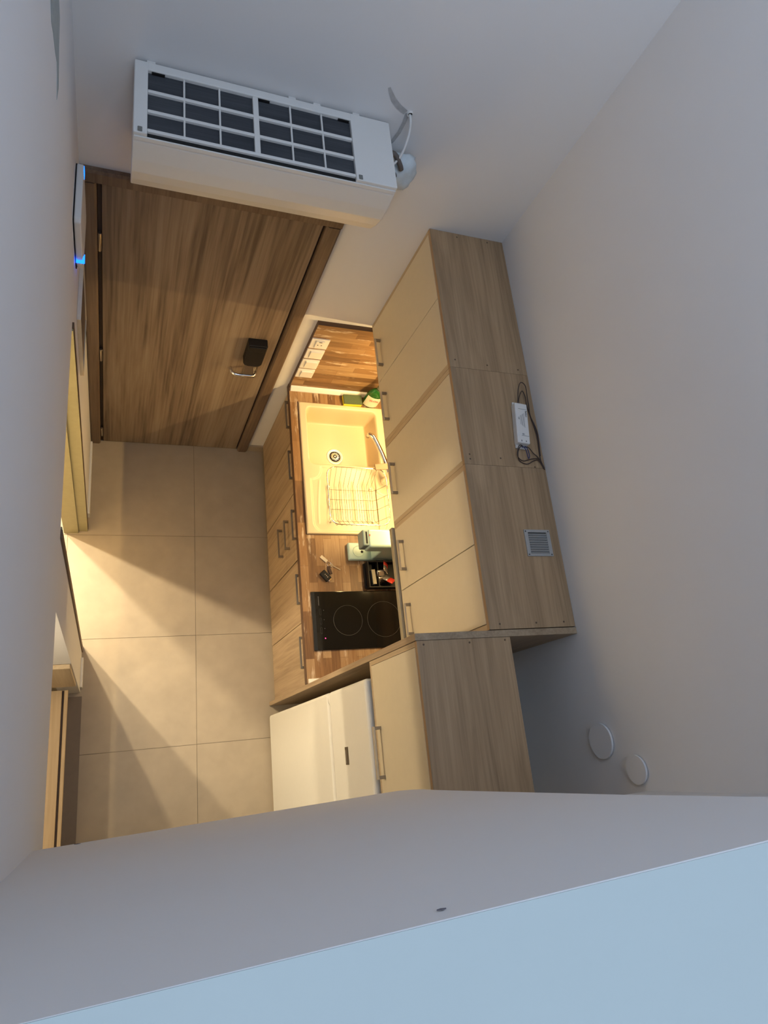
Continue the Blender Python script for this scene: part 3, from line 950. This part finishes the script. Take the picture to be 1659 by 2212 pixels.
# mixer tap
t = thing('mixer_tap', (1.515, -0.56, SZ), 'chrome single-lever mixer tap behind the sink bowl', 'tap')
mesh_obj('body', MB().lathe([(0.027, 0.0), (0.027, 0.006), (0.023, 0.010), (0.022, 0.09), (0.024, 0.10), (0.020, 0.115), (0.006, 0.122)], (1.515, -0.56, SZ), n=24), M['chrome'], t)
sp = wire([(1.512, -0.548, SZ + 0.070), (1.500, -0.515, SZ + 0.085), (1.470, -0.452, SZ + 0.108), (1.438, -0.395, SZ + 0.128), (1.418, -0.365, SZ + 0.136), (1.405, -0.348, SZ + 0.130), (1.400, -0.342, SZ + 0.112)], None)
mesh_obj('spout', MB().tube(sp, [0.015 - 0.003 * min(i / 20.0, 1) for i in range(len(sp))], 14), M['chrome'], t)
mesh_obj('aerator', MB().lathe([(0.011, 0.0), (0.0115, 0.010), (0.009, 0.016)], (1.400, -0.342, SZ + 0.096), n=18), M['steel'], t)
lv = MB()
lv.rbox((1.462, -0.530, SZ + 0.130), (0.100, 0.036, 0.010), math.radians(-176), 0.004, tilt=(0, math.radians(8), 0))
mesh_obj('lever', lv, plain('lever_reflection', (0.26, 0.17, 0.10), rough=0.5, metal=0.2), t)  # chrome lever; brown reflection of the cabinets above put into its colour

# dish rack
t = thing('dish_rack', (1.315, -0.69, SZ), 'empty chrome wire dish rack standing on the sink drainer', 'dish rack')
RX = lambda u: 1.165 + 0.300 * u
zt_, zb_ = SZ + 0.105, SZ + 0.012
def rrect(x0, x1, y0, y1, r, z, n=5):
    P = []
    for cx, cy, a0 in ((x1 - r, y1 - r, 0), (x0 + r, y1 - r, PI / 2), (x0 + r, y0 + r, PI), (x1 - r, y0 + r, 3 * PI / 2)):
        for q in range(n + 1):
            a = a0 + PI / 2 * q / n
            P.append((cx + r * math.cos(a), cy + r * math.sin(a), z))
    return P
mesh_obj('rim', MB().tube(rrect(1.152, 1.478, -0.850, -0.535, 0.05, zt_), 0.0028, 8, closed=True), M['chrome'], t)
for q in range(10):
    xx = 1.190 + 0.026 * q
    mesh_obj('long_wire', MB().tube([(xx - 0.010 + 0.002 * q, -0.537, zt_), (xx, -0.600, zb_), (xx, -0.680, zb_ + 0.001), (xx, -0.790, zb_), (xx, -0.848, zt_ - 0.02), (xx, -0.851, zt_)], 0.0011, 6), M['rack'], t)
for q, yy in enumerate((-0.625, -0.680, -0.735, -0.800)):
    mesh_obj('cross_wire', MB().tube([(1.153, yy, zt_ - 0.003), (1.170, yy, zb_ + 0.02), (1.182, yy, zb_ - 0.002), (1.432, yy, zb_ - 0.002), (1.448, yy, zb_ + 0.02), (1.477, yy, zt_ - 0.003)], 0.0011, 6), M['rack'], t)
for fx, fy_ in ((1.19, -0.61), (1.42, -0.61), (1.19, -0.80), (1.42, -0.80)):
    mesh_obj('foot', MB().lathe([(0.004, 0.0), (0.004, zb_ - SZ + 0.008)], (fx, fy_, SZ - 0.006), n=10), M['white'], t)

# sponge and soap
t = thing('sponge', (1.365, -0.078, CH), 'yellow kitchen sponge with dark green scouring top beside the sink', 'sponge')
mesh_obj('foam', MB().rbox((1.366, -0.0795, CH + 0.012), (0.108, 0.058, 0.024), math.radians(2), 0.003), M['yellow'], t)
mesh_obj('scouring_pad', MB().rbox((1.366, -0.0795, CH + 0.028), (0.107, 0.057, 0.008), math.radians(2), 0.001), M['scrub'], t)
sc_ = (1.472, -0.080, CH)
t = thing('soap_bottle', sc_, 'green dish soap bottle with white label by the sponge', 'bottle')
ra = math.radians(-10)
mesh_obj('bottle', MB().lathe([(0.038, 0.0), (0.043, 0.004), (0.046, 0.03), (0.045, 0.10), (0.040, 0.13), (0.024, 0.155), (0.013, 0.165)], sc_, n=32, sx=1.0, sy=0.62, rot=ra), M['green'], t)
mesh_obj('cap', MB().lathe([(0.014, 0.165), (0.014, 0.185), (0.009, 0.195), (0.006, 0.215), (0.003, 0.216)], sc_, n=20), M['clear'], t)
lb = MB()
b = bmesh.new()
rows = []
for i in range(17):
    a = math.radians(-150 + 6.9 * i * 1.12)
    rows.append([])
    for j in range(6):
        zz = 0.012 + 0.098 * j / 5
        x, y = 0.0458 * math.cos(a), 0.0458 * 0.62 * math.sin(a) - 0.0003
        x, y = x * math.cos(ra) - y * math.sin(ra), x * math.sin(ra) + y * math.cos(ra)
        rows[-1].append(b.verts.new((sc_[0] + x * 1.01, sc_[1] + y * 1.02, sc_[2] + zz)))
for i in range(16):
    for j in range(5):
        b.faces.new((rows[i][j], rows[i + 1][j], rows[i + 1][j + 1], rows[i][j + 1]))
lb._merge(b)
lo_ = mesh_obj('paper_label', lb, M['label'], t, smooth=True)
mt = Matrix.Translation((sc_[0] - 0.002, sc_[1] - 0.0305, CH + 0.080)) @ Matrix.Rotation(ra, 4, 'Z') @ Matrix.Rotation(PI / 2, 4, 'X')
text_obj('lettering', 'ELOR', 0.021, mt, M['red'], t)

# ------------------------------------------------------------------ coffee machine
t = thing('coffee_machine', (1.42, -0.962, CH), 'pale teal capsule coffee machine between the sink and hob', 'coffee machine')
mesh_obj('base', MB().box(1.264, 1.555, -1.010, -0.916, CH, CH + 0.026, 0.008, 3), M['teal'], t)
mesh_obj('cup_ring', MB().lathe([(0.030, 0.026), (0.030, 0.0275), (0.027, 0.0275), (0.027, 0.026)], (1.318, -0.963, CH), n=32, caps=False), M['teal'], t)
mesh_obj('drain_hole', MB().lathe([(0.007, 0.026), (0.007, 0.0268)], (1.337, -0.966, CH), n=16), M['dark'], t)
mesh_obj('column', MB().box(1.385, 1.555, -1.006, -0.920, CH + 0.02, CH + 0.20, 0.008, 3), M['teal'], t)
mesh_obj('head', MB().box(1.296, 1.555, -1.008, -0.914, CH + 0.160, CH + 0.245, 0.012, 3), M['teal'], t)
mesh_obj('spout_housing', MB().box(1.268, 1.300, -1.000, -0.918, CH + 0.165, CH + 0.243, 0.006, 2), M['teal_d'], t)
mesh_obj('capsule_slot', MB().box(1.283, 1.291, -0.990, -0.930, CH + 0.240, CH + 0.2438), M['dark'], t)
mesh_obj('nozzle', MB().lathe([(0.006, 0.150), (0.009, 0.165)], (1.315, -0.963, CH), n=14), M['black'], t)
mesh_obj('logo', MB().box(1.3005, 1.3065, -0.952, -0.943, CH + 0.245, CH + 0.2456), M['red'], t)

# capsule organiser with sachets
t = thing('organiser_tray', (1.45, -1.09, CH), 'black plastic tray of coffee sachets beside the hob', 'tray')
ox0, ox1, oy0, oy1 = 1.352, 1.560, -1.160, -1.022
mb = MB()
mb.box(ox0, ox1, oy0, oy1, CH, CH + 0.006)
mb.box(ox0, ox0 + 0.006, oy0, oy1, CH + 0.006, CH + 0.050)
mb.box(ox1 - 0.006, ox1, oy0, oy1, CH + 0.006, CH + 0.065)
mb.box(ox0 + 0.006, ox1 - 0.006, oy0, oy0 + 0.005, CH + 0.006, CH + 0.050)
mb.box(ox0 + 0.006, ox1 - 0.006, oy1 - 0.005, oy1, CH + 0.006, CH + 0.050)
mesh_obj('box', mb, M['black'], t)
mesh_obj('divider', MB().box(ox0 + 0.052, ox0 + 0.056, oy0 + 0.005, oy1 - 0.005, CH + 0.006, CH + 0.050), M['black'], t)
mesh_obj('drawer_front', MB().box(ox0 - 0.010, ox0, oy0 + 0.004, oy1 - 0.004, CH, CH + 0.018, 0.002), M['black'], t)
tg = mesh_obj('card', MB().rbox((ox0 + 0.030, -1.105, CH + 0.030), (0.018, 0.075, 0.040), math.radians(3)), plain('grey_card', (0.42, 0.38, 0.28), rough=0.6))
tag(tg, 'grey-beige packet standing in the front slot of the tray', 'packet')
def sachet(name, c, rot, tilt, mats, label, s=1.0):
    q = thing(name, c, label, 'sachet', 'coffee sachets')
    b = bmesh.new()
    L, Wd, Tk = 0.030 * s, 0.022 * s, 0.005
    A = []
    for i in range(7):
        u = -1 + 2 * i / 6
        row = []
        for j in range(5):
            v = -1 + 2 * j / 4
            h = Tk * (1 - u * u) * (1 - v * v) + 0.0015 * math.sin(7 * u + 5 * v)
            row.append((u * L, v * Wd, h))
        A.append(row)
    Mx = Matrix.Translation(c) @ Matrix.Rotation(rot, 4, 'Z') @ Euler(tilt).to_matrix().to_4x4()
    for half, (i0, i1, mt_, nm) in enumerate(((0, 3, mats[0], 'printed_half'), (3, 6, mats[1], 'foil_half'))):
        b = bmesh.new()
        tv, bv = {}, {}
        for i in range(i0, i1 + 1):
            for j in range(5):
                x, y, h = A[i][j]
                tv[i, j] = b.verts.new((x, y, h + 0.0006))
                bv[i, j] = b.verts.new((x, y, -h - 0.0006))
        for i in range(i0, i1):
            for j in range(4):
                b.faces.new((tv[i, j], tv[i + 1, j], tv[i + 1, j + 1], tv[i, j + 1])).smooth = True
                b.faces.new((bv[i, j], bv[i, j + 1], bv[i + 1, j + 1], bv[i + 1, j])).smooth = True
        for i in range(i0, i1):
            for j in (0, 4):
                b.faces.new((tv[i, j], tv[i + 1, j], bv[i + 1, j], bv[i, j]))
        for j in range(4):
            for i in (i0, i1):
                b.faces.new((tv[i, j], tv[i, j + 1], bv[i, j + 1], bv[i, j]))
        m2 = MB()
        m2._merge(b, Mx)
        mesh_obj(nm, m2, mt_, q)
sachet('coffee_sachet', (1.452, -1.052, CH + 0.045), math.radians(75), (0.7, 0.35, 0), (M['foil'], M['red']), 'red and silver foil coffee sachet nearer the coffee machine')
sachet('coffee_sachet', (1.462, -1.118, CH + 0.045), math.radians(140), (0.5, 0.45, 0), (M['red'], M['foil']), 'silver and red foil coffee sachet nearer the hob')
sachet('coffee_sachet', (1.428, -1.100, CH + 0.030), math.radians(95), (0.2, -0.5, 0), (M['foil'], M['foil']), 'plain silver foil sachet lying lowest in the tray', 1.2)

# ------------------------------------------------------------------ hob
t = thing('hob', (1.31, -1.312, CH), 'black glass two-zone hob set in the worktop', 'hob')
HZ = CH + 0.006
mesh_obj('glass', MB().box(1.056, 1.566, -1.458, -1.168, CH, HZ, 0.0015), M['hob'], t)
mesh_obj('front_bevel', MB().box(1.0565, 1.074, -1.4565, -1.1695, HZ, HZ + 0.0004), plain('hob_edge', (0.016, 0.018, 0.020), rough=0.25, noise=0), t)
for q, (cx, cy, r_) in enumerate(((1.238, -1.315, 0.0755), (1.431, -1.314, 0.0905))):
    mesh_obj('cooking_zone', MB().lathe([(r_, 0.0), (r_, 0.0003), (r_ - 0.0010, 0.0003), (r_ - 0.0010, 0.0)], (cx, cy, HZ), n=64, caps=False), M['print'], t)
for q in range(9):
    mesh_obj('brand_letter', MB().box(1.0905, 1.0945, -1.192 - q * 0.0052 - 0.0034, -1.192 - q * 0.0052, HZ, HZ + 0.0003), M['print'], t)
dim = plain('dim_print', (0.05, 0.05, 0.05), rough=0.5)
for q, yy in enumerate((-1.270, -1.316, -1.362)):
    pts = rrect(1.094, 1.102, yy - 0.016, yy + 0.016, 0.004, HZ + 0.0002, 4)
    mesh_obj('touch_slider', MB().tube(pts, 0.0004, 4, closed=True), dim, t)
for yy in (-1.262, -1.309, -1.352):
    mesh_obj('touch_key', MB().lathe([(0.0018, 0.0), (0.0018, 0.0003)], (1.115, yy, HZ), n=10), M['print'], t)
mesh_obj('indicator', MB().lathe([(0.0026, 0.0), (0.0020, 0.0008)], (1.115, -1.400, HZ), n=12), M['red_led'], t)

# ------------------------------------------------------------------ keys
t = thing('car_keys', (1.145, -1.05, CH), 'bunch of keys with a black fob and pale tag on the worktop', 'keys')
ka = math.radians(-38)
fb = mesh_obj('key_fob', MB().rbox((1.137, -1.088, CH + 0.008), (0.036, 0.056, 0.015), math.radians(40), 0.005), M['black'], t)
for q in range(3):
    p = Vector((1.137, -1.088, CH + 0.0158)) + Matrix.Rotation(math.radians(40), 3, 'Z') @ Vector((0.002, -0.012 + 0.009 * q, 0))
    mesh_obj('button', MB().lathe([(0.003, 0), (0.002, 0.0006)], p, n=10), M['foil'], fb)
mesh_obj('fob_cap', MB().rbox((1.160, -1.108, CH + 0.007), (0.020, 0.012, 0.010), math.radians(40), 0.002), M['chrome'], t)
mesh_obj('strap', MB().rbox((1.163, -1.058, CH + 0.004), (0.015, 0.042, 0.005), math.radians(18), 0.001), M['leather'], t)
ring_pts = [(1.163 + 0.011 * math.cos(2 * PI * q / 20), -1.026 + 0.011 * math.sin(2 * PI * q / 20), CH + 0.003) for q in range(20)]
mesh_obj('split_ring', MB().tube(ring_pts, 0.0014, 6, closed=True), M['chrome'], t)
mesh_obj('pale_tag', MB().rbox((1.137, -0.998, CH + 0.003), (0.017, 0.042, 0.003), math.radians(48), 0.0012), M['tan'], t)
mesh_obj('key_blade', MB().rbox((1.198, -1.043, CH + 0.002), (0.050, 0.005, 0.002), math.radians(-28)), M['steel'], t)
mesh_obj('key_bow', MB().lathe([(0.009, 0.0), (0.009, 0.002)], (1.174, -1.031, CH + 0.001), n=16), M['steel'], t)

# ------------------------------------------------------------------ air conditioner
AX0, AX1 = 0.160, 0.942
t = thing('air_conditioner', ((AX0 + AX1) / 2, 0, 2.28), 'white split air conditioner above the entrance door', 'air conditioner')
prof = [(-0.008, 2.560), (-0.270, 2.558), (-0.280, 2.554), (-0.285, 2.542), (-0.286, 2.48), (-0.281, 2.43), (-0.264, 2.385), (-0.235, 2.335), (-0.205, 2.312), (-0.16, 2.302), (-0.008, 2.300)]
mesh_obj('housing', MB().prism(prof, 'x', AX0, AX1, 0.003), M['ac'], t)
# louvre at the bottom
mesh_obj('louvre', MB().prism([(-0.155, 2.3015), (-0.105, 2.296), (-0.105, 2.290), (-0.16, 2.295)], 'x', AX0 + 0.05, AX1 - 0.05), M['ac'], t)
zt0, zt1 = 2.560, 2.574
gx = [0.197, 0.806]
gy = [-0.042, -0.262]
mb = MB()
mb.box(AX0, gx[0], -0.283, -0.012, zt0, zt1, 0.003)
mb.box(gx[1], AX1, -0.283, -0.012, zt0, zt1, 0.003)
mb.box(gx[0] - 0.003, gx[1] + 0.003, gy[0], -0.012, zt0, zt1, 0.003)
mesh_obj('top_frame', mb, M['ac'], t)
mesh_obj('front_lip', MB().box(AX0 + 0.002, AX1 - 0.002, -0.286, -0.281, 2.548, 2.5615, 0.0015), M['ac'], t)
for q, (fx0, fx1) in enumerate(((gx[0], 0.495), (0.512, gx[1]))):
    mesh_obj('filter', MB().box(fx0, fx1, gy[1] - 0.006, gy[0], 2.5605, 2.5625), M['filter'], t)
mesh_obj('slot', MB().box(gx[0] + 0.001, gx[1] - 0.001, -0.2808, -0.2705, 2.5605, 2.563), M['dark'], t)
mesh_obj('mid_bar', MB().box(0.495, 0.512, gy[1] - 0.004, gy[0], 2.5606, 2.572, 0.002), M['ac'], t)
for xx in (0.2965, 0.397, 0.611, 0.711):
    mesh_obj('vertical_bar', MB().box(xx - 0.0027, xx + 0.0027, gy[1], gy[0], 2.5606, 2.569, 0.001, 1), M['ac'], t)
for yy in (-0.119, -0.194, gy[1] - 0.003):
    mesh_obj('horizontal_bar', MB().box(gx[0], gx[1], yy - 0.0055, yy + 0.0055, 2.5606, 2.571, 0.002), M['ac'], t)
for xx in (0.225, 0.53, 0.785):
    mesh_obj('filter_clip', MB().box(xx - 0.018, xx + 0.018, -0.046, -0.040, 2.5606, 2.570), M['black'], t)
for xx in (0.205, 0.62, 0.70, 0.83):
    mesh_obj('mounting_tab', MB().box(xx - 0.012, xx + 0.012, -0.012, -0.0005, 2.556, 2.570, 0.001, 1), M['ac'], t)
for e_, xx in (('', 0.180), ('x', 0.822)):
    mesh_obj('end_clip', MB().box(xx - 0.008, xx + 0.004, -0.2805, -0.264, 2.574, 2.577, 0.001, 1), M['seal'], t)

# pipe chase, hole, cable and wrapped pipe beside the unit
t = thing('cable_chase', (0.95, 0, 2.5), 'grey filled cable chase in the wall beside the air conditioner', 'plaster repair')
def band(pts, wd, mat, parent, nm):
    b = bmesh.new()
    L, R_ = [], []
    for i, p in enumerate(pts):
        p = Vector(p)
        d = (Vector(pts[min(i + 1, len(pts) - 1)]) - Vector(pts[max(i - 1, 0)])).normalized()
        nn = Vector((-d.y, d.x))
        ww = wd[i] if isinstance(wd, list) else wd
        L.append(p + nn * ww)
        R_.append(p - nn * ww)
    for i in range(len(pts) - 1):
        q = [L[i], L[i + 1], R_[i + 1], R_[i]]
        b.faces.new([b.verts.new((a.x, -0.0012, a.y)) for a in q])
        b.faces.new([b.verts.new((a.x, -0.0002, a.y)) for a in q])
    m2 = MB()
    m2._merge(b)
    return mesh_obj(nm, m2, mat, parent)
band([(0.902, 2.684), (0.914, 2.668), (0.930, 2.648), (0.955, 2.630), (0.985, 2.616)], [0.004, 0.006, 0.008, 0.009, 0.009], M['putty'], t, 'upper_fill')
band([(0.992, 2.614), (0.995, 2.58), (0.993, 2.54), (0.985, 2.505), (0.972, 2.475)], [0.007, 0.006, 0.006, 0.006, 0.006], M['putty'], t, 'lower_fill')
t = thing('wall_conduit', (1.0, 0, 2.61), 'small round conduit end in the wall with a white cable', 'conduit')
mesh_obj('sleeve', MB().lathe([(0.010, 0.0), (0.010, -0.008), (0.0075, -0.008), (0.0075, -0.001)], (1.000, 0, 2.617), 'y', 20, caps=False), M['white'], t)
mesh_obj('hole', MB().lathe([(0.0075, -0.001), (0.0074, -0.0015)], (1.000, 0, 2.617), 'y', 20), M['dark'], t)
mesh_obj('cable', MB().tube(wire([(1.0, -0.002, 2.615), (1.005, -0.018, 2.605), (1.010, -0.035, 2.580), (1.006, -0.060, 2.550), (0.995, -0.085, 2.520), (0.970, -0.105, 2.490), (0.944, -0.11, 2.470)], None), 0.0045, 8), M['white'], t)
t = thing('pipe_bundle', (1.0, -0.03, 2.36), 'refrigerant pipes wrapped in clear plastic beside the air conditioner', 'pipes')
b = bmesh.new()
bmesh.ops.create_icosphere(b, subdivisions=3, radius=1.0)
for v in b.verts:
    nrm = v.co.copy()
    k_ = 1 + 0.13 * math.sin(5 * nrm.x + 2) * math.sin(6 * nrm.z) + 0.06 * math.sin(11 * nrm.y + 7 * nrm.z)
    v.co = Vector((1.014 + nrm.x * 0.072 * k_, -0.056 + nrm.y * 0.048 * k_, 2.432 + nrm.z * 0.074 * k_))
for f in b.faces:
    f.smooth = True
mb = MB()
mb._merge(b)
mesh_obj('wrapping', mb, M['film'], t)
mesh_obj('pipe', MB().tube(wire([(0.944, -0.075, 2.515), (0.975, -0.080, 2.520), (1.000, -0.095, 2.500), (1.012, -0.098, 2.482)], None), 0.009, 10), M['greybrown'], t)
mesh_obj('pipe', MB().tube(wire([(0.944, -0.10, 2.475), (0.970, -0.106, 2.482), (0.990, -0.108, 2.470), (1.00, -0.104, 2.455)], None), 0.006, 10), M['black'], t)
mesh_obj('tape', MB().tube([(1.055, -0.055, 2.44), (1.052, -0.062, 2.425), (1.045, -0.066, 2.41)], 0.006, 8), M['greybrown'], t)
mesh_obj('pipe_tail', MB().tube([(1.04, -0.04, 2.39), (1.05, -0.02, 2.38), (1.052, -0.001, 2.375)], 0.006, 8), M['film'], t)

# round vents on the kitchen wall
for q, (yy, zz, r_, lab) in enumerate(((-1.980, 2.180, 0.055, 'white round wall vent cover, lower and larger of the two above the fridge'), (-2.068, 2.320, 0.042, 'white round wall vent cover, higher and smaller of the two above the fridge'))):
    t = thing('vent_cover' if q == 0 else 'vent_cover.001', (W, yy, zz - r_), lab, 'vent', 'round vents on the kitchen wall')
    mesh_obj('disc', MB().lathe([(r_, -0.002), (r_, -0.010)], (W, yy, zz), 'x', 48), M['wall'], t)
    mesh_obj('collar', MB().lathe([(r_ - 0.006, 0.0), (r_ - 0.006, -0.002)], (W, yy, zz), 'x', 48), M['white'], t)

# ------------------------------------------------------------------ left wall fittings
t = thing('wall_controller', (0.0, -0.22, 2.0), 'white wall-mounted unit with blue lights at the left of the entrance door', 'controller')
mesh_obj('back', MB().box(0.0005, 0.004, -0.335, -0.115, 2.02, 2.25), M['black'], t)
mesh_obj('shell', MB().prism([(-0.105, 2.02), (-0.125, 2.262), (-0.335, 2.262), (-0.345, 2.25), (-0.345, 2.06), (-0.325, 2.012), (-0.12, 2.0)], 'x', 0.004, 0.024, 0.004), M['white'], t)
mesh_obj('blue_light', MB().box(0.0235, 0.0255, -0.150, -0.128, 2.225, 2.258), M['blue_led'], t)
mesh_obj('blue_light', MB().prism([(-0.255, 1.998), (-0.338, 2.085), (-0.354, 2.075), (-0.285, 1.988)], 'x', 0.004, 0.0255), M['blue_led'], t)
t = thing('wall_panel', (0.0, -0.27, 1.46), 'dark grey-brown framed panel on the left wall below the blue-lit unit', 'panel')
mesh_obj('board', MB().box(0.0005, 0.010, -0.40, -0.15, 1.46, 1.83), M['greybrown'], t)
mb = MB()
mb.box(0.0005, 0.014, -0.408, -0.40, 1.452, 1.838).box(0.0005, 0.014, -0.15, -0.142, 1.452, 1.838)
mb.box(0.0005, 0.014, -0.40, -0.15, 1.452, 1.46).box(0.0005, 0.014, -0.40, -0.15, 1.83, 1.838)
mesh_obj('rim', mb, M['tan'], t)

# niche furniture
t = thing('shoe_bench', (-0.20, -1.90, 0), 'pale wooden bench inside the niche at the lower left', 'bench')
mesh_obj('seat_board', MB().box(-0.38, -0.064, N1 + 0.03, N0 - 0.03, 0.40, 0.425, 0.002), M['beech'], t)
mesh_obj('seat_board', MB().box(-0.054, -0.038, N1 + 0.03, N0 - 0.03, 0.40, 0.425, 0.002), M['beech'], t)
mesh_obj('rail', MB().box(-0.064, -0.054, N1 + 0.03, N0 - 0.03, 0.38, 0.40), M['brown'], t)
for xx in (-0.36, -0.075):
    for yy in (N1 + 0.06, N0 - 0.06):
        mesh_obj('leg', MB().box(xx - 0.012, xx + 0.012, yy - 0.02, yy + 0.02, 0.006, 0.40), M['beech'], t)
wp_ = mesh_obj('wood_plank', MB().box(-0.30, -0.004, N0 - 0.020, N0 - 0.001, 0.46, 1.06, 0.003), M['oak_edge'])
tag(wp_, 'upright oak board fixed to the side of the niche above the bench', 'board')
